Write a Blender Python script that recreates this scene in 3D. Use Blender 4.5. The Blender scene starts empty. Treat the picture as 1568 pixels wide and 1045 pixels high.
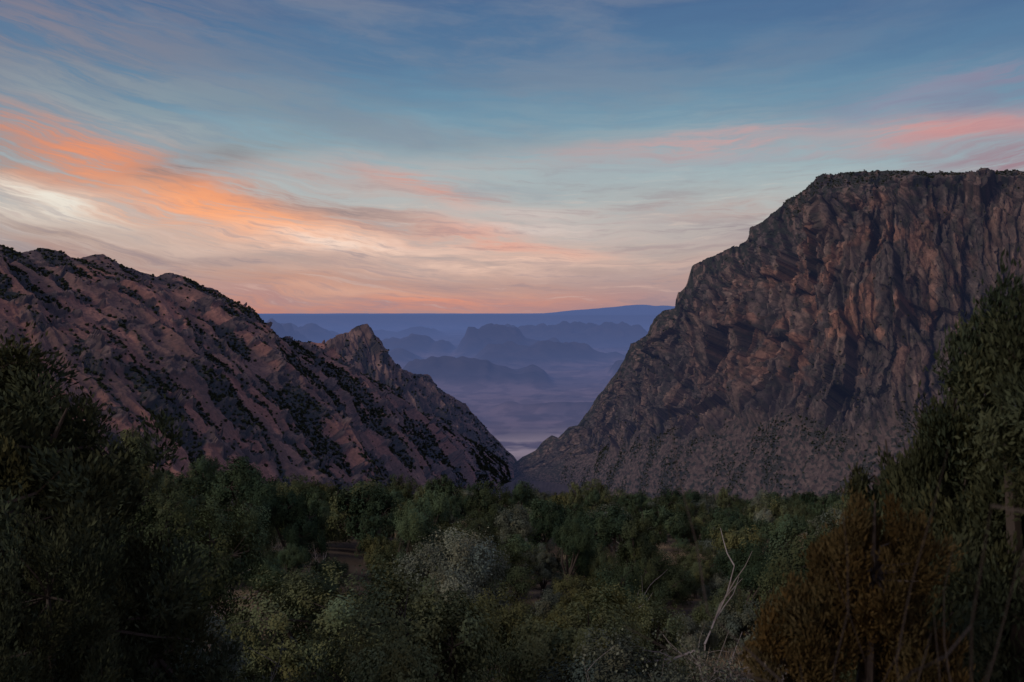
import bpy, math, time, numpy as np
from mathutils import Vector
T0=time.time()
K = 0.45/784.0
PITCH = math.radians(-1.5)
# ---------------------------------------------------------------- helpers
def lin(c):
    out=[]
    for v in c[:3]:
        v=v/255.0
        out.append(v/12.92 if v<=0.04045 else ((v+0.055)/1.055)**2.4)
    return (out[0],out[1],out[2],1.0)
def px_to_world(px,py,D):
    """image pixel coordinates + assumed range in metres -> world xyz (eye at origin)"""
    px=np.asarray(px,float);py=np.asarray(py,float);D=np.asarray(D,float)
    a=(px-784)*K; b=(522.5-py)*K
    cy=math.cos(PITCH);sy=math.sin(PITCH)
    fy=cy-b*sy; fz=sy+b*cy
    s=D/fy
    return np.stack([a*s,D+0*px,fz*s],-1)
ga=np.random.default_rng(1).random(256)*2*np.pi
GX=np.cos(ga).astype(np.float32);GY=np.sin(ga).astype(np.float32)
def ihash(ix,iy,seed):
    h=(ix*374761393+iy*668265263+seed*982451653)&0xffffffff
    h=((h^(h>>13))*1274126177)&0xffffffff
    return h^(h>>15)
def pn(x,y,seed=0):
    x=np.asarray(x,np.float64);y=np.asarray(y,np.float64)
    xi=np.floor(x);yi=np.floor(y)
    fx=(x-xi).astype(np.float32);fy=(y-yi).astype(np.float32)
    xi=xi.astype(np.int64);yi=yi.astype(np.int64)
    def g(ix,iy,dx,dy):
        h=(ihash(ix,iy,seed)>>9)&255
        return GX[h]*dx+GY[h]*dy
    u=fx*fx*fx*(fx*(fx*6-15)+10);v=fy*fy*fy*(fy*(fy*6-15)+10)
    a=g(xi,yi,fx,fy);b=g(xi+1,yi,fx-1,fy);c=g(xi,yi+1,fx,fy-1);d=g(xi+1,yi+1,fx-1,fy-1)
    p=a+(b-a)*u
    return 1.5*(p+((c+(d-c)*u)-p)*v)
def facet(x,y,seed,tilt=1.3):
    """angular joint blocks: nearest cell, each cell with its own offset and tilted face"""
    xi=np.floor(x).astype(np.int64);yi=np.floor(y).astype(np.int64)
    best=np.full(x.shape,9.,np.float32);sec=best.copy();val=np.zeros(x.shape,np.float32)
    for i in (-1,0,1):
        for j in (-1,0,1):
            h=ihash(xi+i,yi+j,seed)
            dx=(x-(xi+i)-((h&1023)/1023.)).astype(np.float32);dy=(y-(yi+j)-(((h>>10)&1023)/1023.)).astype(np.float32)
            d=dx*dx+dy*dy
            a=((h>>20)&255)
            v=((h>>5)&255)/127.5-1+tilt*2*(GX[a]*dx+GY[a]*dy)
            c=d<best
            sec=np.where(c,best,np.minimum(sec,d));val=np.where(c,v,val);best=np.where(c,d,best)
    return val,np.sqrt(sec)-np.sqrt(best)
def fbm(x,y,o=4,seed=0,gain=.5):
    r=0;a=1
    for i in range(o):
        r=r+a*pn(x*2**i+i*17.3,y*2**i-i*9.1,seed+i);a*=gain
    return r
def ridged(x,y,o=2,seed=0,gain=.5):
    r=0;a=1;t=0
    for i in range(o):
        r=r+a*(1-2*np.abs(pn(x*2**i+i*7.7,y*2**i+i*3.3,seed+i)));t+=a;a*=gain
    return r/t
def sstep(a,b,x):
    t=np.clip((x-a)/(b-a),0,1);return t*t*(3-2*t)
def link(o):
    bpy.context.scene.collection.objects.link(o);return o
def mesh_np(name,co,faces4,mats=(),smooth=False,col=None,face_mat=None):
    me=bpy.data.meshes.new(name)
    co=np.asarray(co,np.float32).reshape(-1,3)
    faces=np.asarray(faces4,np.int32);k=faces.shape[1]
    me.vertices.add(len(co));me.vertices.foreach_set('co',co.ravel())
    me.loops.add(faces.size);me.loops.foreach_set('vertex_index',faces.ravel())
    me.polygons.add(len(faces));me.polygons.foreach_set('loop_start',np.arange(0,faces.size,k,dtype=np.int32))
    for m in mats: me.materials.append(m)
    if face_mat is not None: me.polygons.foreach_set('material_index',np.asarray(face_mat,np.int32))
    me.update(calc_edges=True)
    me.polygons.foreach_set('use_smooth',np.full(len(faces),smooth))
    if col is not None:
        at=me.color_attributes.new('Col','FLOAT_COLOR','POINT')
        c=np.ones((len(co),4),np.float32);c[:,:3]=np.asarray(col).reshape(-1,3)
        at.data.foreach_set('color',c.ravel())
    return bpy.data.objects.new(name,me)
def grid_faces(n,m):
    i=np.arange(n*m).reshape(n,m)
    return np.stack([i[:-1,:-1],i[:-1,1:],i[1:,1:],i[1:,:-1]],-1).reshape(-1,4)

# ---------------------------------------------------------------- material helpers
class NT:
    def __init__(s,nt): s.nt=nt
    def n(s,t,**kw):
        x=s.nt.nodes.new(t)
        for k,v in kw.items(): setattr(x,k,v)
        return x
    def inp(s,sock,v):
        if isinstance(v,bpy.types.NodeSocket): s.nt.links.new(v,sock)
        else: sock.default_value=v
    def m(s,op,a,b=None,c=None,clamp=False):
        x=s.n('ShaderNodeMath',operation=op);x.use_clamp=clamp
        s.inp(x.inputs[0],a)
        if b is not None:s.inp(x.inputs[1],b)
        if c is not None:s.inp(x.inputs[2],c)
        return x.outputs[0]
    def mix(s,f,a,b,mode='MIX'):
        x=s.n('ShaderNodeMix',data_type='RGBA',blend_type=mode)
        s.inp(x.inputs[0],f);s.inp(x.inputs[6],a);s.inp(x.inputs[7],b)
        return x.outputs[2]
    def noise(s,vec,scale,detail=4,rough=.55,dist=0):
        x=s.n('ShaderNodeTexNoise');s.inp(x.inputs['Vector'],vec)
        x.inputs['Scale'].default_value=scale;x.inputs['Detail'].default_value=detail
        x.inputs['Roughness'].default_value=rough;x.inputs['Distortion'].default_value=dist
        return x.outputs['Fac']
    def ss(s,a,b,v):
        x=s.n('ShaderNodeMapRange',interpolation_type='SMOOTHSTEP')
        s.inp(x.inputs[0],v);x.inputs[1].default_value=a;x.inputs[2].default_value=b
        return x.outputs[0]
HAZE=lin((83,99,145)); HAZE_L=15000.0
def terrain_mat(name,bump_scale,bump_dist,var=0.35,fine=0.35):
    mt=bpy.data.materials.new(name);mt.use_nodes=True
    nt=mt.node_tree;nt.nodes.clear();t=NT(nt)
    geo=t.n('ShaderNodeNewGeometry');pos=geo.outputs['Position']
    col=t.n('ShaderNodeVertexColor');col.layer_name='Col'
    n1=t.noise(pos,bump_scale,6,.65); n2=t.noise(pos,fine,4,.6)
    f=t.m('ADD',t.m('MULTIPLY',n1,var*2),1-var)
    f2=t.m('ADD',t.m('MULTIPLY',n2,var*2),1-var)
    ff=t.m('MULTIPLY',f,f2)
    cmb=t.n('ShaderNodeCombineXYZ')
    for i in range(3): t.inp(cmb.inputs[i],ff)
    c=t.mix(1.0,col.outputs[0],cmb.outputs[0],'MULTIPLY')
    bp=t.n('ShaderNodeBump');bp.inputs['Strength'].default_value=1;bp.inputs['Distance'].default_value=bump_dist
    t.inp(bp.inputs['Height'],n1)
    d=t.n('ShaderNodeBsdfDiffuse');t.inp(d.inputs[0],c);d.inputs['Roughness'].default_value=.6;t.inp(d.inputs['Normal'],bp.outputs[0])
    out=t.n('ShaderNodeOutputMaterial')
    # airlight painted as material emission by distance, denser low down over the desert floor
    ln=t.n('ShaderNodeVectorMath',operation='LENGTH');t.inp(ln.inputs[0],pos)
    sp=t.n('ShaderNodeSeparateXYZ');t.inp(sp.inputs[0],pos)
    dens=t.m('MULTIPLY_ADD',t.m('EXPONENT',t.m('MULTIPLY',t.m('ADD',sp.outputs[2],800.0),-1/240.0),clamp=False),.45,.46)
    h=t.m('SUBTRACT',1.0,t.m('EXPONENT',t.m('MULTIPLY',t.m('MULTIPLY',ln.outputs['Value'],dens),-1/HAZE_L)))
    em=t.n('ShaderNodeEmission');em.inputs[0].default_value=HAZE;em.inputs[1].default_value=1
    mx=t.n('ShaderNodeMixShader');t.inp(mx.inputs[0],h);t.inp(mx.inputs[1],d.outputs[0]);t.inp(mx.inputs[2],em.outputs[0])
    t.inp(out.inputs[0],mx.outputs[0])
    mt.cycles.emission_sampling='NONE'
    return mt
def leaf_mat(name,c1,c2):
    mt=bpy.data.materials.new(name);mt.use_nodes=True
    nt=mt.node_tree;nt.nodes.clear();t=NT(nt)
    col=t.n('ShaderNodeVertexColor');col.layer_name='Col'
    oi=t.n('ShaderNodeObjectInfo')
    base=t.mix(oi.outputs['Random'],(c1[0]*.7,c1[1]*.7,c1[2]*.7,1),(c2[0]*1.3,c2[1]*1.3,c2[2]*1.3,1))
    c=t.mix(1.0,base,col.outputs[0],'MULTIPLY')
    d=t.n('ShaderNodeBsdfDiffuse');t.inp(d.inputs[0],c)
    out=t.n('ShaderNodeOutputMaterial');t.inp(out.inputs[0],d.outputs[0])
    return mt
def bark_mat(name,c):
    mt=bpy.data.materials.new(name);mt.use_nodes=True
    nt=mt.node_tree;nt.nodes.clear();t=NT(nt)
    geo=t.n('ShaderNodeTexCoord')
    n=t.noise(geo.outputs['Object'],9,3)
    cc=t.mix(n,(c[0]*.5,c[1]*.5,c[2]*.5,1),(c[0]*1.4,c[1]*1.4,c[2]*1.4,1))
    d=t.n('ShaderNodeBsdfDiffuse');t.inp(d.inputs[0],cc)
    out=t.n('ShaderNodeOutputMaterial');t.inp(out.inputs[0],d.outputs[0]);return mt

# ---------------------------------------------------------------- ground
GR=[0,3,6,10,20,40,80,120,150,200,250,400,1000,1500,2000,2700,3000,3500,5000,6500,2e5]
GZ=[-1.7,-2.6,-3.9,-5.6,-8.8,-12.6,-18.6,-23.6,-27.2,-36.5,-47,-80,-195,-288,-352,-402,-440,-520,-720,-800,-800]
def ground_z(x,y):
    r=np.where(y>0,np.sqrt(y*y+0.15*x*x),0)
    z=np.interp(r,GR,GZ)
    near=1-sstep(250,600,r)
    z=z+near*(0.5*fbm(x/14,y/14,3,50)+1.8*pn(x/55,y/55,60))*sstep(3,20,r)
    z=z+near*np.where(x<0,-x*0.045,x*0.004)*sstep(8,60,r)
    return z
def build_ground():
    a1=np.linspace(-.52,.52,660);a2=np.linspace(.52,2*np.pi-.52,120)[1:]
    ang=np.concatenate([a1,a2])
    r=np.concatenate([[0.01],np.geomspace(.6,3000,200),np.geomspace(3010,105000,600)])
    R,A=np.meshgrid(r,ang,indexing='ij')
    x=R*np.sin(A);y=R*np.cos(A)
    z=ground_z(x,y)
    z=np.where(y<=0,-1.7+0*z,z)
    far=sstep(6000,9000,y)
    xw=x+700*pn(x/4000,y/4000,5);yw=y+900*pn(x/5000,y/5000,6)
    h=far*np.interp(y,[6000,12000,30000],[0,14,60])*(1+fbm(x/1500,y/1200,4,31))
    for k,(y0,wd,A0,L,th) in enumerate([(9000,450,60,1100,.0),(10800,700,115,1400,-.02),(13600,1100,190,1700,.0),(17500,1500,250,2100,.0),(22500,2200,420,2400,.08),(28000,2600,380,4200,-.05),(35000,3000,450,6000,-.05)]):
        prof=fbm(x/L+k*5.1,0*x+k*3.7,4,400+k)
        top=(sstep(th-.10,th+.16,prof)*.55+sstep(th+.12,th+.34,prof)*.4)+.3*np.clip(prof,-.3,1)
        d=(yw-y0-600*pn(x/2500,0*x,410+k))/wd
        cs=np.exp(-np.abs(np.clip(d,-9,9))**1.8)
        h=np.maximum(h,A0*np.clip(top,0,2)*cs*(1+.35*fbm(x/450,y/450,3,420+k)))
    z=z+h
    e=pn(x/9000,0*x+3.3,71)*4000+pn(x/2500,0*x,72)*1200
    edge=sstep(46500,49500,y+e)*.75+sstep(50500,51500,y+e)*.25
    z=z+edge*np.maximum(0,(-205+22*fbm(x/3000,y/9000,3,73))-z)
    rg=np.exp(-((x-12500)/8500)**4)*np.exp(-((y-80000)/6000)**2)
    pk=np.exp(-((x-8700)/1400)**2)*110+np.exp(-((x-3700)/1500)**2)*60
    z=z+rg*(560+pk+70*fbm(x/1500,y/5000,4,75))
    c=np.zeros(x.shape+(3,));c[:]=(.12,.095,.07)
    c=c*(1+.5*fbm(x/5,y/5,4,80)[...,None])
    des=np.array([.34,.245,.26]);scr=np.array([.06,.065,.095])
    q=sstep(-.25,.35,fbm(x/900,y/1500,5,90))[...,None]
    q2=sstep(-.1,.3,fbm(x/250,y/600,4,93))[...,None]
    dc=des*(1-.45*q)+scr*.45*q; dc=dc*(1-.3*q2)
    hh=(sstep(5,110,h)*.85)[...,None]
    dc=dc*(1-hh)+scr*hh  # paler floors, darker tops: haze contrast painted into the colour
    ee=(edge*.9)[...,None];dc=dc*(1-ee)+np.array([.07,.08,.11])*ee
    wash=(np.exp(-((y-6500-x*.6)/750)**2)*sstep(-.45,.1,fbm(x/420,y/500,4,95)))[...,None]
    dc=dc*(1-wash)+np.array([.85,.70,.64])*wash
    f=sstep(1500,4500,y)[...,None]
    c=c*(1-f)+dc*f
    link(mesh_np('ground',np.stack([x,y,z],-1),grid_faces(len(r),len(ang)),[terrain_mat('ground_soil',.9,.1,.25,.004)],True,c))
build_ground()

# ---------------------------------------------------------------- mountains
def resample(knots,s,smooth=0):
    k=np.array(knots,float)
    v=[np.interp(s,k[:,0],k[:,j]) for j in (1,2,3)]
    P=px_to_world(*v)  # knots hold image pixel x, y and an assumed range
    if smooth:
        ker=np.hanning(smooth*2+1);ker/=ker.sum()
        for j in range(3):
            p=np.pad(P[:,j],smooth,mode='reflect',reflect_type='odd');P[:,j]=np.convolve(p,ker,'valid')
    return P
def sheet(crest,lower,ns,ts,back=(350,-260),nb=16,smooth=40):
    ck=[(c[0],)+tuple(c) for c in crest]
    s0,s1=ck[0][0],ck[-1][0]
    sg=np.linspace(s0,s1,4000)
    mid=resample(lower[0],sg);cr=resample(ck,sg)
    L=np.concatenate([[0],np.cumsum(np.linalg.norm(np.diff((mid+cr)/2,axis=0),axis=1))])
    s=np.interp(np.linspace(0,L[-1],ns),L,sg)
    C=[resample(ck,s,1)]+[resample(l,s,smooth) for l in lower]
    u=np.linspace(0,L[-1],ns)
    rows=[];tt=[]
    B=C[0]+np.array([0,back[0],back[1]])
    for i in range(nb):
        f=(i/nb);rows.append(B+(C[0]-B)*f);tt.append(-1+f)
    E=[2*C[0]-C[1]]+C+[2*C[-1]-C[-2]]
    for k in range(len(C)-1):
        n=ts[k]
        for i in range(n+(k==len(C)-2)):
            f=i/n;p0,p1,p2,p3=E[k:k+4]
            rows.append(.5*((2*p1)+(p2-p0)*f+(2*p0-5*p1+4*p2-p3)*f*f+(3*p1-p0-3*p2+p3)*f**3));tt.append(k+f)
    P=np.stack(rows,0)
    t=np.array(tt)[:,None]+0*P[...,0]
    U=u[None,:]+0*t
    seg=np.linalg.norm(np.diff(P,axis=0),axis=2).mean(1)
    v=np.concatenate([[0],np.cumsum(seg)]);v-=v[nb]
    V=v[:,None]+0*t
    N=np.cross(np.gradient(P,axis=1),np.gradient(P,axis=0));N/=np.linalg.norm(N,axis=2,keepdims=True)+1e-9
    N[N[...,2]<0]*=-1
    S=s[None,:]+0*t
    return P,N,U,V,t,S
def pick(P,w,n,seed):
    r=np.random.default_rng(seed);w=w.ravel()/w.sum()
    i=r.choice(w.size,n,p=w);return P.reshape(-1,3)[i]

def big_mountain():
    crest=[(780,716,2870),(790,708,2850),(800,700,2830),(820,690,2790),(832,676,2770),(845,667,2760),(855,671,2750),(872,655,2730),(885,652,2710),(900,632,2690),(918,606,2660),(925,598,2650),(940,575,2620),(955,552,2590),(966,526,2570),(985,520,2550),(994,512,2540),(1001,490,2532),(1008,482,2525),(1018,474,2510),(1034,472,2492),(1040,450,2482),(1046,446,2478),(1054,438,2470),(1062,410,2455),(1070,404,2445),(1082,396,2430),(1105,388,2400),(1132,376,2360),(1144,368,2345),(1152,350,2330),(1162,344,2310),(1182,327,2270),(1205,308,2230),(1225,296,2200),(1243,280,2180),(1260,267,2150),(1270,269,2140),(1290,265,2120),(1330,265,2100),(1348,262,2090),(1380,263,2060),(1440,266,2030),(1500,265,2000),(1568,262,1960),(1850,258,1900)]
    sh=[(780,788,724,2820),(850,868,694,2680),(900,925,650,2580),(950,980,600,2480),(1065,1095,520,2290),(1160,1190,450,2130),(1265,1290,380,1990),(1400,1420,355,1900),(1568,1590,350,1810),(1850,1890,380,1730)]
    sh2=[(780,789,728,2800),(850,868,702,2650),(900,918,680,2540),(950,968,655,2420),(1065,1085,610,2210),(1160,1185,560,2040),(1265,1290,520,1890),(1400,1420,515,1790),(1568,1590,520,1700),(1850,1880,528,1630)]
    tl=[(780,790,732,2780),(850,866,712,2620),(900,912,698,2500),(950,955,682,2370),(1065,1060,662,2150),(1160,1165,650,1970),(1265,1275,650,1820),(1400,1405,662,1700),(1568,1560,675,1600),(1850,1860,685,1530)]
    bs=[(780,790,745,2740),(850,850,765,2560),(950,930,778,2270),(1065,1020,788,2020),(1160,1110,795,1830),(1265,1220,805,1630),(1400,1350,815,1480),(1568,1520,822,1380),(1850,1820,828,1300)]
    P,N,U,V,t,S=sheet(crest,[sh,sh2,tl,bs],1250,[170,210,190,130])
    rock=1-sstep(2.7,3.1,t+.35*pn(U/90,V/120,3)+.12*pn(U/25,V/30,5))
    wu=U+18*pn(U/160,V/160,1)+5*pn(U/38,V/38,2)+2*pn(U/9,V/9,7)
    wv=V+22*pn(U/150+9,V/150,4)+5*pn(U/30,V/30,6)
    size=np.clip((S-790)/260,.12,1)
    big=ridged(wu/190,wv/600,2,10)
    rib=ridged((wu+.2*wv)/75,wv/320,2,20)
    a1,e1=facet((wu-.40*wv)/80,(wv+.4*wu)/170,21)
    a2,e2=facet((wu+.15*wv)/30,(wv-.2*wu)/95,22)
    a3,e3=facet((wu-.1*wv)/12,wv/34,23)
    a4,e4=facet((wu-.8*wv)/7,(wv+.8*wu)/19,24)
    crack=np.clip(1-np.abs(pn(wu/34,wv/200,40))*8,0,1)
    led=wv/40+1.8*pn(U/90,V/300,44)
    fr=led-np.floor(led);ledge=(sstep(0,.25,fr)-fr)*sstep(-.1,.2,pn(U/70,V/50,46))
    f2=fbm(U/7,V/8,2,56)
    d=32*(big-.2)+11*rib+13*a1+5*a2+2.4*a3+1.2*a4+9*ledge+1.3*f2-10*crack*sstep(-.2,.3,pn(U/80,V/80,47))
    tal=6*fbm(U/90,V/160,3,60)+4*ridged(U/34,V/160,2,64)+1.0*fbm(U/6,V/6,2,67)+np.clip(pn(U/8,V/8,69),0,1)**2*8
    d=d*rock+tal*(1-rock)
    d=d*(sstep(0,.6,np.abs(t))*.86+.14)*size
    Q=P+N*d[...,None]
    Q[...,2]+=(np.abs(t)<.4)*(1-np.abs(t)/.4)*(1.2*fbm(U/9,V/20,3,77)+2.5*fbm(U/40,V/90,2,78))*size
    c1=np.array([.255,.185,.148]);c2=np.array([.085,.072,.066]);c3=np.array([.46,.245,.16]);c4=np.array([.155,.128,.112])
    q=sstep(-.3,.4,fbm(wu/80,wv/110,4,81)+.25*a2)[...,None]
    c=c1*q+c4*(1-q)
    sunlit=(sstep(.0,.38,fbm(wu/45,wv/45,4,85)+.2*a2)*sstep(.25,1,t)*(1-sstep(2.0,2.7,t))*np.exp(-((S-1260)/200)**2))[...,None]  # warm sunlit patches painted into the rock colour
    c=c*(1-sunlit*.75)+c3*sunlit*.75
    dk=(sstep(.0,.45,fbm(wu/15,wv/130,4,88)+.35*sstep(1330,1500,S)*sstep(0,1,t)*(1-sstep(1.5,2.2,t))))[...,None]  # dark rock streaks, plus shade of the right flank painted in
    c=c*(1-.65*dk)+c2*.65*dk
    c=c*(1+.17*a3[...,None]+.14*a4[...,None])
    crevice_shade=(np.clip(1-e2*6,0,1)*.4+np.clip(1-e1*9,0,1)*.4+np.clip(1-e3*5,0,1)*.25+crack*.4)[...,None]  # crevice shade painted along block edges and cracks
    c=c*(1-np.clip(crevice_shade,0,.8))
    vg=sstep(.05,.35,fbm(U/15,V/15,4,91)+.4*sstep(.5,0,t)+.12*ledge)
    vegm=(vg*(.5+.5*(1-sstep(.2,.9,t))))[...,None]*.8
    c=c*(1-vegm)+np.array([.048,.058,.038])*vegm
    tcol=np.array([.16,.12,.098])*(1+.45*fbm(U/12,V/12,4,95))[...,None]
    tv=sstep(-.08,.2,fbm(U/9,V/9,3,98)+.5*fbm(U/50,V/120,2,99))[...,None]
    tcol=tcol*(1-.8*tv)+np.array([.040,.050,.034])*.8*tv
    r_=rock[...,None];c=c*r_+tcol*(1-r_)
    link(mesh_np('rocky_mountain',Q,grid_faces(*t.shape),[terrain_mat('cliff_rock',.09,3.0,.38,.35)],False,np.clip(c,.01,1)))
    w=(1-rock)*(t<3.9)*sstep(-.1,.4,1.0*fbm(U/50,V/120,2,99)+.4*fbm(U/9,V/9,2,98))+rock*.12*(t>.0)*sstep(.05,.4,fbm(U/15,V/15,3,91))+.8*(np.abs(t-.1)<.14)*(S>1200)
    w=w*(S>850)
    return pick(Q,w,12000,3)
def left_ridge():
    crest=[(-380,366,1450),(-300,362,1500),(-100,366,1650),(0,376,1750),(15,381,1760),(30,389,1770),(45,386,1785),(60,381,1800),(75,382,1810),(92,386,1820),(105,396,1830),(120,399,1840),(140,394,1860),(157,391,1880),(170,398,1890),(185,408,1900),(200,411,1910),(218,417,1930),(240,425,1950),(255,419,1970),(268,420,1985),(290,429,2010),(315,441,2040),(335,449,2070),(344,458,2080),(352,470,2090),(366,484,2110),(376,498,2120),(388,508,2140),(405,520,2170),(425,527,2210),(440,529,2230),(462,526,2270),(480,532,2300),(495,541,2320),(512,554,2350),(540,566,2400),(560,588,2430),(590,606,2480),(620,625,2520),(660,640,2580),(700,664,2640),(730,680,2690),(760,700,2740),(785,714,2790)]
    mid=[(-380,-270,540,1230),(0,120,515,1500),(155,280,545,1650),(262,385,565,1750),(350,455,580,1870),(440,525,598,2020),(560,620,645,2250),(700,722,698,2530),(785,786,724,2750)]
    bs=[(-380,-160,778,930),(0,250,790,1200),(155,420,790,1350),(262,530,787,1500),(350,600,785,1620),(440,650,780,1750),(560,710,768,2050),(700,755,755,2400),(785,789,748,2700)]
    P,N,U,V,t,S=sheet(crest,[mid,bs],1300,[290,340])
    wu=U+34*pn(U/200,V/200,101)+13*pn(U/50,V/50,102)+3*pn(U/12,V/12,103)-.25*V;wv=V
    size=np.clip((785-S)/200,.12,1)
    big=ridged(wu/240,wv/800,2,110)
    rib=ridged(wu/90,wv/330,2,120)
    sm=ridged(wu/30,wv/170,2,125)
    f1=fbm(U/30,V/30,3,130);f2=fbm(U/6,V/6,2,136)
    out=sstep(.20,.40,fbm(U/60,V/30,4,140)+.36*(1-sstep(0,.35,t)))
    a1,e1=facet((wu)/26,V/30,151);a2,e2=facet(U/10,V/12,152)
    d=30*(big-.2)+15*rib+4.5*sm+2.5*f1+.8*f2+out*(3.5*a1+1.8*a2+2)
    d=d*(sstep(0,.5,np.abs(t))*.88+.12)*size
    Q=P+N*d[...,None]
    Q[...,2]+=(np.abs(t)<.3)*(1-np.abs(t)/.3)*(1.0*fbm(U/8,V/20,3,77)+2.2*fbm(U/35,V/90,2,78))*size
    soil=np.array([.37,.195,.145]);soil2=np.array([.215,.135,.11]);rockc=np.array([.165,.12,.105]);vegc=np.array([.028,.040,.027])
    q=sstep(-.35,.35,fbm(wu/50,wv/200,4,160))[...,None]
    c=soil*q+soil2*(1-q)
    ch=pn(wu/32,wv/420,165)*sstep(-.3,.2,pn(U/160,V/160,166))
    chute=(sstep(.08,.35,ch))[...,None]
    c=c*(1+.4*chute)
    o_=out[...,None];c=c*(1-o_)+(rockc*(1+.25*a1[...,None])*(1+.4*fbm(U/12,V/14,3,170))[...,None]*(1-.4*np.clip(1-e1*6,0,1)[...,None]))*o_  # outcrop rock, with crevice shade painted into its colour
    gully=np.clip(-(rib-.25)*1.2,-1,1)
    vm=.75*fbm(wu/36,wv/150,4,180)+.48*gully+.20*fbm(U/10,V/10,3,185)-.6*ch+.15*pn(U/250,V/250,189)+.09
    veg=sstep(.0,.13,vm)*(1-.3*out)
    band=sstep(-.05,.12,fbm(U/7,V/7,3,187)+.15)
    vv=np.clip(veg*(.7+.3*band)+.25*sstep(.08,.3,fbm(U/6,V/6,2,191)),0,1)[...,None]*.94
    c=c*(1-vv)+vegc*vv
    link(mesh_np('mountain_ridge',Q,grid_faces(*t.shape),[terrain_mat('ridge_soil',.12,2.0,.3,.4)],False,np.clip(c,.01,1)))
    w=(t>0.02)*(t<1.95)*(.03+sstep(0,.10,vm)*(1-.5*out))+.12*(np.abs(t-.03)<.05)*(S>-50)
    w=w*(S<775)
    return pick(Q,w,26000,4)
def peak():
    crest=[(380,575,2600),(430,560,2640),(470,546,2670),(492,536,2700),(502,524,2705),(512,517,2710),(522,513,2720),(534,510,2730),(543,501,2740),(551,497,2745),(562,496,2750),(568,503,2755),(572,513,2760),(581,518,2765),(586,530,2770),(592,542,2775),(604,557,2785),(612,566,2790),(624,569,2800),(640,574,2810),(654,575,2820),(662,583,2825),(669,596,2830),(680,602,2835),(694,609,2840),(710,617,2850),(720,630,2855),(736,646,2865),(750,663,2875),(764,676,2885),(776,690,2895),(786,698,2900),(796,712,2920)]
    mid=[(380,400,620,2500),(470,490,605,2570),(560,578,580,2640),(655,668,625,2710),(735,742,670,2800),(796,796,722,2880)]
    bs=[(380,430,690,2420),(560,610,700,2470),(655,690,712,2570),(735,746,720,2700),(796,796,744,2840)]
    P,N,U,V,t,S=sheet(crest,[mid,bs],700,[150,130],smooth=15)
    wu=U+12*pn(U/80,V/80,201)
    size=np.clip((796-S)/120,.15,1)
    a1,e1=facet(wu/26,V/50,215);a2,e2=facet(wu/11,V/18,216)
    d=14*ridged(wu/80,V/260,2,210)+5*a1+2.2*a2+2*fbm(U/16,V/16,3,230)-6*np.clip(1-np.abs(pn(wu/24,V/110,233))*7,0,1)
    d=d*(sstep(0,.5,np.abs(t))*.75+.25)*size
    Q=P+N*d[...,None]
    c=np.array([.27,.18,.145])*(1+.5*fbm(U/40,V/60,4,240))[...,None]*(1-.4*np.clip(1-e1*6,0,1)[...,None])  # rock tone, with shade painted into the creases between blocks
    dk=sstep(.02,.26,fbm(U/24,V/40,4,250)+.12*t)[...,None]
    c=c*(1-.75*dk)+np.array([.046,.052,.04])*.75*dk
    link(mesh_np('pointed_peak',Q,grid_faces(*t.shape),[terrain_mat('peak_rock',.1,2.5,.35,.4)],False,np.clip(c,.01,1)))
    return pick(Q,(t>.15)*(dk[...,0]+.03)*(S<780),1800,5)
pts_r=big_mountain();pts_l=left_ridge();pts_p=peak()
print('mountains',time.time()-T0)

# ---------------------------------------------------------------- vegetation prototypes
def tube(pts,rad,sides=5):
    pts=np.array(pts,float);n=len(pts);V=[]
    th=np.arange(sides)*2*np.pi/sides;ct=np.cos(th)[:,None];st=np.sin(th)[:,None]
    for i in range(n):
        a=pts[min(i+1,n-1)]-pts[max(i-1,0)];a=a/(math.sqrt(a@a)+1e-9)
        if abs(a[0])<.8: u=np.array([0,a[2],-a[1]])
        else: u=np.array([-a[2],0,a[0]])
        u=u/math.sqrt(u@u);w=np.array([a[1]*u[2]-a[2]*u[1],a[2]*u[0]-a[0]*u[2],a[0]*u[1]-a[1]*u[0]])
        V.append(pts[i]+rad[i]*(ct*u+st*w))
    F=[(i*sides+j,i*sides+(j+1)%sides,(i+1)*sides+(j+1)%sides,(i+1)*sides+j) for i in range(n-1) for j in range(sides)]
    return np.concatenate(V),np.array(F)
class Geo:
    def __init__(s): s.V=[];s.F=[];s.M=[];s.C=[];s.n=0
    def add(s,V,F,m,C):
        s.V.append(V);s.F.append(F+s.n);s.n+=len(V);s.M.append(np.full(len(F),m));s.C.append(np.broadcast_to(C,(len(V),3)))
    def obj(s,name,mats): return mesh_np(name,np.concatenate(s.V),np.concatenate(s.F),mats,False,np.concatenate(s.C),np.concatenate(s.M))
def nrm(v): return v/(np.linalg.norm(v,axis=1,keepdims=True)+1e-9)
def leaf_quads(c,L,W,r,up=.0,tang=None,face=None):
    n=len(c)
    if face is not None:
        N=nrm(nrm(face)+r.normal(size=(n,3))*.32);a=nrm(np.cross(N,r.normal(size=(n,3)) if tang is None else np.cross(tang,N)+r.normal(size=(n,3))*.3));b=np.cross(N,a)
    else:
        a=r.normal(size=(n,3)) if tang is None else tang+r.normal(size=(n,3))*.4
        a[:,2]+=up;a=nrm(a);b=nrm(np.cross(a,r.normal(size=(n,3))))
    L=np.broadcast_to(L,(n,))[:,None];W=np.broadcast_to(W,(n,))[:,None]
    V=np.stack([c-a*L,c+b*W-a*L*.1,c+a*L,c-b*W-a*L*.1],1).reshape(-1,3)
    return V,np.arange(4*n).reshape(n,4)
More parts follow.
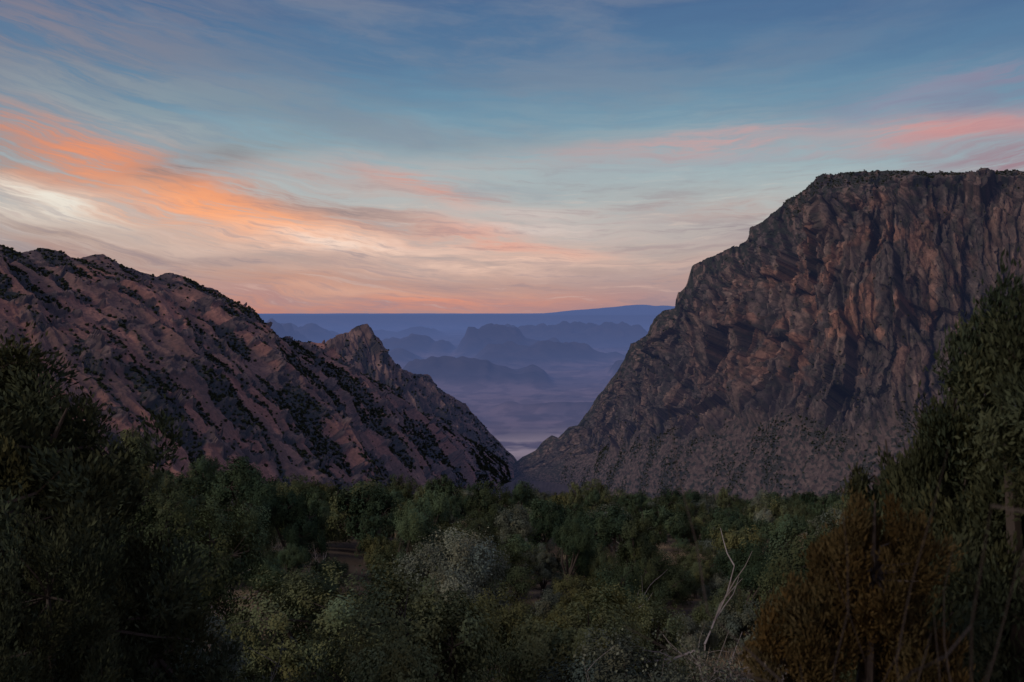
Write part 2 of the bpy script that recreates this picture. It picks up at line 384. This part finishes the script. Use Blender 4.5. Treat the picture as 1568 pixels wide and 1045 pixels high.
def make_tree(name,seed,H,W,mats,nclump,nleaf,lsize,trunk_h=.22,style='round',aspect=.5,up=.3,clump_r=.115,tuft=False,near=False):
    r=np.random.default_rng(seed);g=Geo()
    base_r=.035*H
    top=np.array([r.normal()*.05*W,r.normal()*.05*W,H*trunk_h])
    g.add(*tube([[0,0,-.5],[0.02*W,0,H*trunk_h*.5],top],[base_r*1.3,base_r,base_r*.8],7),1,(1,1,1))
    nl=r.integers(6,10);lob=[]
    for i in range(nl):
        th=i*2*np.pi/nl+r.uniform(-.5,.5);rr=r.uniform(.18,.34)*W if style!='column' else r.uniform(.15,.34)*W
        zz=r.uniform(.30,.70)*H
        lob.append((np.array([math.cos(th)*rr,math.sin(th)*rr,zz]),r.uniform(.14,.23)*W))
    lob.append((np.array([r.normal()*.06*W,r.normal()*.06*W,H*.76]),.22*W))
    if style=='column':
        for k in range(9): lob.append((np.array([r.normal()*.12*W,r.normal()*.12*W,H*(.12+.095*k)]),.38*W*(1-.09*k)))
    cc=[];par=[];dd=[]
    while len(cc)<nclump:
        k=r.integers(len(lob));c,R=lob[k]
        d=r.normal(size=3);d/=np.linalg.norm(d)
        p=c+d*R*r.uniform(.6,1.08)*np.array([1,1,.9])
        if p[2]<H*.06 or p[2]>H: continue
        cc.append(p);par.append(k);dd.append(d)
    for k,(c,R) in enumerate(lob):
        m=(top+c)/2+r.normal(size=3)*.06*W
        g.add(*tube([top-[0,0,.1],m,c,c+(c-m)*.3],[base_r*.6,base_r*.42,base_r*.2,base_r*.05],5),1,(1,1,1))
    for p,k in zip(cc[::3],par[::3]):
        c=lob[k][0];m=(p+c)/2+r.normal(size=3)*.03*W
        g.add(*tube([c,m,p],[base_r*.14,base_r*.08,base_r*.03],3),1,(1,1,1))
    cc=np.array(cc);dd=np.array(dd)
    cr=clump_r*W*r.uniform(.45,1.25,len(cc))*.6
    per=r.multinomial(nleaf,(cr**2)/np.sum(cr**2))
    idx=np.repeat(np.arange(len(cc)),per)
    ax=nrm(r.normal(size=(len(cc),3))*.5+np.array([0,0,.9])+dd*.3)
    d=nrm(r.normal(size=(len(idx),3)))
    rad=cr[idx]*np.where(r.random(len(idx))<.86,r.uniform(.5,1.0,len(idx)),r.uniform(.9,1.5,len(idx)))
    off=d*rad[:,None];A=ax[idx];off=off+A*(np.sum(off*A,1)*(.7 if tuft else .2))[:,None]
    pos=cc[idx]+off
    crown=nrm((pos-np.array([0,0,H*.42]))/np.array([W,W,H]))
    face=None if near else d*.55+dd[idx]*.6+crown*1.0+np.array([0,0,.1])
    tang=A*.7+d*.6 if tuft else None
    sz=lsize*r.uniform(.6,1.35,len(idx))
    V,F=leaf_quads(pos,sz,sz*aspect,r,up,tang,face)
    br=(r.uniform(.7,1.3,len(cc))[idx])*r.uniform(.88,1.12,len(idx))
    hue=r.normal(size=len(cc))[idx]*.06
    C=np.stack([br*(1+hue),br,br*(1-hue)],1)
    g.add(V,F,0,np.repeat(C,4,0))
    o=g.obj(name,mats);o['top']=float(np.percentile(pos[:,2],99.3));return o
def make_bare(name,seed,H,W,mats,stems=26,leafn=0,thick=1.0,lsz=.035):
    r=np.random.default_rng(seed);g=Geo();tips=[]
    def br(p,d,L,rad,lev):
        pts=[p];q=p.copy();dd=d.copy()
        for i in range(3):
            dd=dd+r.normal(size=3)*.22;dd[2]+=.05;dd/=np.linalg.norm(dd);q=q+dd*L/3;pts.append(q.copy())
        g.add(*tube(pts,[rad,rad*.8,rad*.6,rad*.35],3),0,np.full(3,r.uniform(.6,1.4)))
        if lev==0: tips.append(q);return
        for i in range(4):
            b=pts[1+i%3];nd=dd+r.normal(size=3)*.6;nd/=np.linalg.norm(nd);br(b,nd,L*.62,rad*.55,lev-1)
    for i in range(stems):
        th=r.uniform(0,2*np.pi);sp=r.uniform(.1,.9)*W/H
        d=np.array([math.cos(th)*sp,math.sin(th)*sp,1]);d/=np.linalg.norm(d)
        br(np.array([math.cos(th)*.08*W,math.sin(th)*.08*W,-.1]),d,H*r.uniform(.4,.6),.016*thick,2)
    if leafn:
        tp=np.array(tips);ii=r.integers(len(tp),size=leafn)
        c=tp[ii]+r.normal(size=(leafn,3))*.1
        V,F=leaf_quads(c,lsz*r.uniform(.6,1.3,leafn),lsz*.6,r)
        g.add(V,F,1,np.repeat(r.uniform(.6,1.4,leafn)[:,None]*np.ones(3),4,0))
    o=g.obj(name,mats);o['top']=float(max(t_[2] for t_ in tips));return o
bark=bark_mat('bark',(.10,.085,.075));greybark=bark_mat('grey_twig',(.38,.35,.34));palebark=bark_mat('dry_stalk',(.50,.46,.46))
oakL=leaf_mat('oak_leaf',(.075,.105,.055),(.12,.14,.07))
greyL=leaf_mat('grey_oak_leaf',(.125,.15,.11),(.165,.185,.135))
junL=leaf_mat('juniper_leaf',(.055,.092,.055),(.085,.125,.068))
oliveL=leaf_mat('olive_leaf',(.15,.15,.06),(.125,.14,.065))
darkJ=leaf_mat('dark_juniper_leaf',(.075,.092,.052),(.060,.074,.044))
rustJ=leaf_mat('rust_juniper_leaf',(.13,.098,.042),(.085,.065,.032))
shrubL=leaf_mat('shrub_leaf',(.040,.054,.036),(.045,.058,.038))
straw=leaf_mat('dry_grass_blade',(.50,.41,.29),(.42,.34,.24))
specs=[('oak_tree',11,4.0,4.6,oakL,190,.040,{}),('oak_tree',12,3.6,4.4,greyL,180,.036,{}),('pinyon_tree',13,5.0,4.0,junL,200,.044,dict(aspect=.4,tuft=True)),
 ('juniper_tree',14,4.2,3.9,junL,180,.043,dict(aspect=.4,tuft=True)),('olive_oak_tree',15,3.4,3.7,oliveL,150,.036,{}),('oak_tree',16,4.4,5.0,oakL,230,.041,dict(clump_r=.10)),
 ('grey_oak_shrub',17,2.6,3.3,greyL,120,.033,dict(trunk_h=.1)),None,('pinyon_tree',19,5.4,3.3,oakL,180,.043,dict(style='column',tuft=True,aspect=.4)),0]
protos=[];lods=[]
for i,sp_ in enumerate(specs):
    if sp_ is None:
        protos.append(make_bare('bare_shrub',18,2.8,3.4,[greybark,greyL],16,4000));lods.append(make_bare('bare_shrub',18,2.8,3.4,[greybark,greyL],7,900,2.0,.08));continue
    if sp_==0:
        protos.append(make_bare('dead_tree',28,4.6,3.6,[greybark],5,0,3.2));lods.append(make_bare('dead_tree',28,4.6,3.6,[greybark],4,0,4.2));continue
    nm,sd_,H,W,m_,nc,ls,kw=sp_
    protos.append(make_tree(nm,sd_,H,W,[m_,bark],nc,42000,ls,**kw))
    lods.append(make_tree(nm,sd_,H,W,[m_,bark],nc,10000,ls*1.95,**kw))
for i,o in enumerate(protos+lods): o.name='kind_%s_%s'%(chr(97+i),o.name.split('.')[0])
def grass_proto(name,seed):
    r=np.random.default_rng(seed);g=Geo();n=500
    b=r.normal(size=(n,3))*.25;b[:,2]=.30
    V,F=leaf_quads(b,r.uniform(.22,.46,n),.010,r,3.0)
    g.add(V,F,0,np.repeat(r.uniform(.6,1.3,n)[:,None]*np.ones(3),4,0));return g.obj(name,[straw])
def coll(name,objs):
    c=bpy.data.collections.new(name)
    for o in objs: c.objects.link(o)
    return c
def instancer(name,pts,rot,scl,idx,collection):
    me=bpy.data.meshes.new(name);me.vertices.add(len(pts));me.vertices.foreach_set('co',np.asarray(pts,np.float32).ravel())
    a=me.attributes.new('rot','FLOAT_VECTOR','POINT');a.data.foreach_set('vector',np.asarray(rot,np.float32).ravel())
    a=me.attributes.new('scl','FLOAT_VECTOR','POINT');a.data.foreach_set('vector',np.asarray(scl,np.float32).ravel())
    a=me.attributes.new('idx','INT','POINT');a.data.foreach_set('value',np.asarray(idx,np.int32))
    o=link(bpy.data.objects.new(name,me))
    ng=bpy.data.node_groups.new(name+'_nodes','GeometryNodeTree')
    ng.interface.new_socket('Geometry',in_out='INPUT',socket_type='NodeSocketGeometry')
    ng.interface.new_socket('Geometry',in_out='OUTPUT',socket_type='NodeSocketGeometry')
    N=ng.nodes.new;Lk=ng.links.new
    gi=N('NodeGroupInput');go=N('NodeGroupOutput');ci=N('GeometryNodeCollectionInfo');ip=N('GeometryNodeInstanceOnPoints');mp=N('GeometryNodeMeshToPoints')
    ci.inputs[0].default_value=collection;ci.inputs['Separate Children'].default_value=True;ci.inputs['Reset Children'].default_value=True
    def at(n,t):
        x=N('GeometryNodeInputNamedAttribute');x.data_type=t;x.inputs['Name'].default_value=n
        return [s for s in x.outputs if s.enabled and s.name=='Attribute'][0]
    Lk(gi.outputs[0],mp.inputs[0]);Lk(mp.outputs[0],ip.inputs['Points']);Lk(ci.outputs[0],ip.inputs['Instance'])
    ip.inputs['Pick Instance'].default_value=True
    Lk(at('idx','INT'),ip.inputs['Instance Index']);Lk(at('rot','FLOAT_VECTOR'),ip.inputs['Rotation']);Lk(at('scl','FLOAT_VECTOR'),ip.inputs['Scale'])
    Lk(ip.outputs[0],go.inputs[0])
    md=o.modifiers.new('scatter','NODES');md.node_group=ng
    return o
def at_px(px,D): return (px-784)*K*D
hx=[(540,24,5,1.0),(875,21,4,1.0),(350,95,2,1.4),(460,120,5,1.1),(840,95,3,1.2),(1110,100,3,1.2),(1030,120,5,1.1),(700,36,1,1.1),(1000,60,0,1.0),(980,17.5,1,.8),(330,19,6,1.0),(235,16,7,.95),(150,15.8,7,.8),(385,18,4,.55),(1100,18,7,.95),(640,17,0,.75),(60,55,3,1.2),(190,60,8,1.2),(760,55,5,1.0),(1160,48,2,1.0),(1150,21,9,.9),(960,30,9,.7),(310,40,9,.8),(1040,16.5,7,.8),(560,75,2,1.2),(930,80,2,1.15)]
X=[];Y=[];I=[];Sc=[]
for px,D,i,s in hx: X.append(at_px(px,D));Y.append(D);I.append(i);Sc.append(s)
cell={}
def ok(x,y,d):
    cx,cy=int(x//6),int(y//6)
    for a in range(cx-1,cx+2):
        for b in range(cy-1,cy+2):
            for (u,v,e) in cell.get((a,b),()):
                if (u-x)**2+(v-y)**2<(.5*(d+e))**2: return False
    return True
def put(x,y,d): cell.setdefault((int(x//6),int(y//6)),[]).append((x,y,d))
for x,y,s in zip(X,Y,Sc): put(x,y,4.2*s)
r=np.random.default_rng(21)
wts=np.array([.2,.14,.16,.16,.07,.12,.08,.035,.05,.018]);wts/=wts.sum()
def glade(x,y): return pn(x/17,y/26,300)
yy=np.sqrt(r.uniform(15.5**2,320**2,36000));xx=r.uniform(-1,1,36000)*(.6*yy+10);dn=glade(xx,yy)
for y,x,dens in zip(yy,xx,dn):
    if dens<-.40 and y<150 and r.random()<.85: continue
    s=r.uniform(.5,.8) if r.random()<.55 else r.uniform(.8,1.25)
    if y<24: s*=.85
    d=4.5*s
    if not ok(x,y,d): continue
    put(x,y,d);X.append(x);Y.append(y);I.append(r.choice(10,p=wts));Sc.append(s)
X=np.array(X);Y=np.array(Y);I=np.array(I);Sc=np.array(Sc)
I=np.where(Y>70,I+10,I)
Z=ground_z(X,Y)-.15
n=len(X);rot=np.stack([r.normal(size=n)*.05,r.normal(size=n)*.05,r.uniform(0,6.28,n)],1)
scl=np.stack([Sc*r.uniform(.88,1.08,n),Sc*r.uniform(.88,1.08,n),Sc*r.uniform(.85,1.3,n)],1)
instancer('woodland',np.stack([X,Y,Z],1),rot,scl,I,coll('tree_kinds',protos+lods))
print('trees',n,(Y<70).sum())
n=16000;y=np.sqrt(r.uniform(5**2,150**2,n));x=r.uniform(-1,1,n)*(.6*y+4)
keep=(glade(x,y)<-.28);x=x[keep];y=y[keep];n=len(x)
instancer('dry_grass',np.stack([x,y,ground_z(x,y)],1),np.stack([0*x,0*x,r.uniform(0,6.28,n)],1),np.repeat(r.uniform(.6,1.6,n)[:,None],3,1),np.zeros(n),coll('grass_kinds',[grass_proto('dry_grass_tuft',20)]))
def low_shrub(name,seed):
    r=np.random.default_rng(seed);g=Geo();n=70
    d=nrm(r.normal(size=(n,3)))
    c=d*r.uniform(.5,1,n)[:,None]*np.array([1.5,1.5,1.3])+np.array([0,0,1.1])
    V,F=leaf_quads(c,r.uniform(.3,.8,n),.4,r,0,None,d)
    g.add(V,F,0,np.repeat(r.uniform(.6,1.4,n)[:,None]*np.ones(3),4,0))
    g.add(*tube([[0,0,-1.5],[0,0,1.2]],[.2,.1],4),1,(1,1,1));return g.obj(name,[shrubL,bark])
sp=[low_shrub('slope_shrub_a',31),low_shrub('slope_shrub_b',32)]
pts=np.concatenate([pts_r,pts_l,pts_p]);n=len(pts)
s=np.clip(r.lognormal(.0,.4,n),.4,2.1);s[:12000]*=.6
instancer('mountain_shrubs',pts,np.stack([0*s,0*s,r.uniform(0,6.28,n)],1),np.stack([s,s,s*.9],1),r.integers(0,2,n),coll('shrub_kinds',sp))

def fit(o,px,D,top_py,name,rz=0,wsc=1.0):
    x=at_px(px,D);o.name=name;link(o);o.location=(x,D,float(ground_z(np.array([x]),np.array([D]))[0])-.1);o.rotation_euler[2]=rz
    zt=px_to_world(px,top_py,D)[2];k=(zt-o.location.z)/o['top'];o.scale=(wsc,wsc,k);return o
nk=dict(tuft=True,aspect=.35,near=True)
fit(make_tree('j1',41,4.0,2.6,[darkJ,bark],480,150000,.024,style='column',clump_r=.085,trunk_h=.2,**nk),1565,7.5,490,'juniper_tree',.4)
fit(make_tree('j1b',47,3.2,1.8,[darkJ,bark],300,90000,.023,style='column',clump_r=.09,trunk_h=.1,**nk),1425,8.2,640,'juniper_tree',1.4)
fit(make_tree('j2',42,2.6,1.35,[rustJ,bark],300,120000,.015,style='round',trunk_h=.08,clump_r=.095,**nk),1330,6.0,800,'juniper_tree',1.0)
fit(make_tree('j3',43,6.2,5.6,[darkJ,bark],480,150000,.046,style='column',clump_r=.08,**nk),-20,14.5,560,'juniper_tree',2.0,1.1)
fit(make_tree('j6',49,4.4,2.8,[darkJ,bark],260,90000,.040,style='column',clump_r=.095,**nk),130,17.5,690,'juniper_tree',.7)
fit(make_tree('j4',44,3.6,3.2,[darkJ,bark],300,100000,.028,style='column',clump_r=.09,**nk),1520,9.5,740,'juniper_tree',2.0)
fit(make_tree('j5',45,3.4,3.0,[darkJ,bark],260,90000,.028,clump_r=.09,**nk),15,12.0,830,'juniper_tree',2.5)
fit(make_bare('b1',46,2.2,1.0,[bark],14,0,.5),1440,2.6,640,'bare_shrub',.3)
fit(make_bare('b2',48,1.7,.9,[palebark],9,0,.5),560,1.5,930,'bare_shrub',.8)
print('veg',time.time()-T0)
# ---------------------------------------------------------------- world / sky
SUN_EL=math.radians(28);SUN_AZ=math.radians(-128)
w=bpy.data.worlds.new('World');bpy.context.scene.world=w;w.use_nodes=True
w.cycles.sampling_method='NONE'
nt=w.node_tree;nt.nodes.clear();t=NT(nt)
tc=t.n('ShaderNodeTexCoord');sx=t.n('ShaderNodeSeparateXYZ');t.inp(sx.inputs[0],tc.outputs['Generated'])
x,y,z=sx.outputs
az=t.m('ARCTAN2',x,y);el=t.m('ARCSINE',z)
def vec(a,b,c=0.0):
    v=t.n('ShaderNodeCombineXYZ');t.inp(v.inputs[0],a);t.inp(v.inputs[1],b);t.inp(v.inputs[2],c);return v.outputs[0]
w1=t.noise(vec(t.m('MULTIPLY',az,6),t.m('MULTIPLY',el,22)),1.0,4,.55)
w2=t.noise(vec(t.m('MULTIPLY',az,8),t.m('MULTIPLY',el,30),4.0),1.0,4,.55)
azw=t.m('ADD',az,t.m('MULTIPLY',t.m('SUBTRACT',w1,.5),.10))
elw=t.m('ADD',el,t.m('MULTIPLY',t.m('SUBTRACT',w2,.5),.034))
elf=t.m('ADD',el,t.m('MULTIPLY',t.m('SUBTRACT',w2,.5),.022))
tilt=t.m('ADD',elf,t.m('MULTIPLY',az,t.m('MULTIPLY_ADD',az,-.28,.05)))
f1=t.noise(vec(t.m('MULTIPLY',azw,6),t.m('MULTIPLY',tilt,54)),1.0,7,.62,.2)
f2=t.noise(vec(t.m('MULTIPLY',azw,12),t.m('MULTIPLY',tilt,150),7.0),1.0,6,.70,.2)
fb=t.ss(.41,.61,t.m('ADD',t.m('MULTIPLY',f1,.58),t.m('MULTIPLY',f2,.42)))
elg=t.m('ADD',elw,t.m('MULTIPLY',t.m('SUBTRACT',f1,.5),.05))
ramp=t.n('ShaderNodeValToRGB');t.inp(ramp.inputs[0],t.m('MULTIPLY',elg,1/.8,clamp=True))
st=[(0,(168,130,134)),(.018,(176,144,142)),(.040,(176,156,152)),(.068,(182,175,174)),(.098,(168,179,183)),(.129,(138,165,177)),(.169,(99,137,163)),(.215,(74,112,149)),(.27,(60,93,137)),(.45,(56,80,122)),(.8,(74,80,110))]
cr=ramp.color_ramp
while len(cr.elements)<len(st): cr.elements.new(.5)
for e,(p,c) in zip(cr.elements,st): e.position=p/.8;e.color=lin(c)
col=ramp.outputs[0]
v1=t.noise(vec(t.m('MULTIPLY',azw,5),t.m('MULTIPLY',tilt,22),2.0),1.0,6,.62)
veil=t.m('MULTIPLY',t.ss(.42,.66,v1),.6)
col=t.mix(t.m('MULTIPLY',veil,t.ss(.60,-.20,az)),col,lin((124,130,148)))
clouds=[
(70,110,230,90,8,(112,118,138),.8),(40,25,160,50,5,(125,118,135),.7),(260,205,190,45,8,(150,168,174),.8),
(760,300,330,45,2,(186,190,190),.8),(1000,255,250,50,-4,(142,162,170),.6),(60,262,110,26,12,(98,106,116),.9),
(1000,365,240,42,0,(166,158,160),.7),(860,430,260,34,0,(164,138,140),.7),(1050,420,160,60,-4,(158,140,146),.6),
(100,220,130,16,14,(180,128,118),.8),(190,268,100,26,20,(220,134,100),.95),(280,302,160,34,13,(238,146,102),1.0),(385,338,190,22,8,(250,166,118),1.0),
(180,345,130,12,8,(140,112,112),.8),(310,250,90,16,-12,(100,116,128),.8),(70,318,105,22,10,(232,224,212),1.0),(200,380,120,18,6,(212,194,186),.9),
(90,392,160,10,4,(148,128,130),.7),(300,415,230,24,4,(190,150,138),.8),(420,448,230,24,2,(184,136,124),.8),(110,360,160,14,6,(156,136,134),.7),
(580,376,200,16,1,(244,214,198),1.0),(640,396,300,8,0,(136,122,132),.9),(800,400,200,13,0,(230,194,178),1.0),
(650,290,70,13,16,(224,146,128),.95),(610,338,130,10,8,(188,142,130),.8),(740,362,110,12,6,(222,154,138),.9),(525,322,90,11,12,(132,120,128),.8),
(520,275,140,14,8,(176,156,156),.6),(880,345,150,14,2,(208,194,190),.9),(1075,348,90,10,4,(140,130,142),.8),(1090,318,90,8,-3,(182,152,150),.7),
(1240,212,250,11,-3,(206,146,140),.9),(1290,207,170,6,-2,(222,150,140),1.0),(1400,203,100,11,-2,(230,134,118),1.0),(1540,243,100,24,-4,(148,114,132),.8),(1140,234,200,20,-5,(150,160,174),.6),
(1380,158,80,12,-18,(140,146,168),.9),(1490,118,60,10,0,(132,126,152),.8),(1450,160,140,26,-4,(112,120,150),.6),
(690,464,140,8,0,(224,144,120),.9),(400,470,110,12,0,(196,126,108),.7),(560,448,190,9,0,(206,160,144),.8),(900,466,120,8,0,(184,136,128),.5),(1000,472,60,14,0,(158,130,140),.5),
(450,185,240,26,4,(112,134,152),.6),(620,110,260,22,3,(96,120,148),.5)]
for (px,py,sx_,sy_,an,c,s_) in clouds:
    a0=math.atan((px-784)*K);e0=math.atan((475-py)*K*math.cos(a0))
    th=-math.radians(an);ca,sa=math.cos(th),math.sin(th)
    kx=sx_*K*1.25;ky=sy_*K*1.4
    p=t.m('MULTIPLY_ADD',azw,ca/kx,t.m('MULTIPLY_ADD',elw,sa/kx,-(a0*ca+e0*sa)/kx))
    q=t.m('MULTIPLY_ADD',azw,-sa/ky,t.m('MULTIPLY_ADD',elw,ca/ky,(a0*sa-e0*ca)/ky))
    g=t.m('EXPONENT',t.m('MULTIPLY',t.m('MULTIPLY_ADD',p,p,t.m('MULTIPLY',q,q)),-.8))
    mk=t.m('MULTIPLY',g,t.m('MULTIPLY_ADD',fb,1.2*s_,.14*s_),clamp=True)
    col=t.mix(mk,col,lin(c))
low=t.m('MULTIPLY',t.ss(.17,.05,el),t.ss(-.02,.01,el))
col=t.mix(t.m('MULTIPLY',t.m('MULTIPLY',t.ss(.50,.66,f2),low),.5),col,lin((140,128,140)))
col=t.mix(t.m('MULTIPLY',t.m('MULTIPLY',t.ss(.46,.32,f2),low),.3),col,lin((224,190,176)))
bk=t.m('MULTIPLY',t.ss(1.0,2.4,t.m('ABSOLUTE',az)),t.ss(1.3,.1,el))
col=t.mix(t.m('MULTIPLY',bk,.75),col,lin((156,128,122)))  # unseen sky behind the camera, warmed to tint the slopes facing it
ns=t.n('ShaderNodeTexSky',sky_type='NISHITA');ns.sun_disc=False;ns.sun_elevation=math.radians(3);ns.sun_rotation=SUN_AZ
add=t.mix(.02,col,ns.outputs[0],'ADD')
bg=t.n('ShaderNodeBackground');t.inp(bg.inputs[0],add);bg.inputs[1].default_value=1.0
wo=t.n('ShaderNodeOutputWorld');t.inp(wo.inputs[0],bg.outputs[0])
sd=bpy.data.lights.new('sun','SUN');sd.energy=.85;sd.angle=math.radians(12);sd.color=(1,.83,.71)
so=link(bpy.data.objects.new('sun',sd))
dirv=Vector((math.sin(SUN_AZ)*math.cos(SUN_EL),math.cos(SUN_AZ)*math.cos(SUN_EL),math.sin(SUN_EL)))
so.rotation_euler=dirv.to_track_quat('Z','Y').to_euler()
cd=bpy.data.cameras.new('camera');cd.lens=40;cd.sensor_width=36;cd.clip_start=.05;cd.clip_end=200000
cd.dof.use_dof=True;cd.dof.focus_distance=45;cd.dof.aperture_fstop=4.0
co=link(bpy.data.objects.new('camera',cd));co.location=(0,0,0);co.rotation_euler=(math.pi/2+PITCH,0,0)
sc=bpy.context.scene;sc.camera=co
sc.view_settings.view_transform='Standard';sc.view_settings.look='None';sc.view_settings.exposure=0
print('done',time.time()-T0)
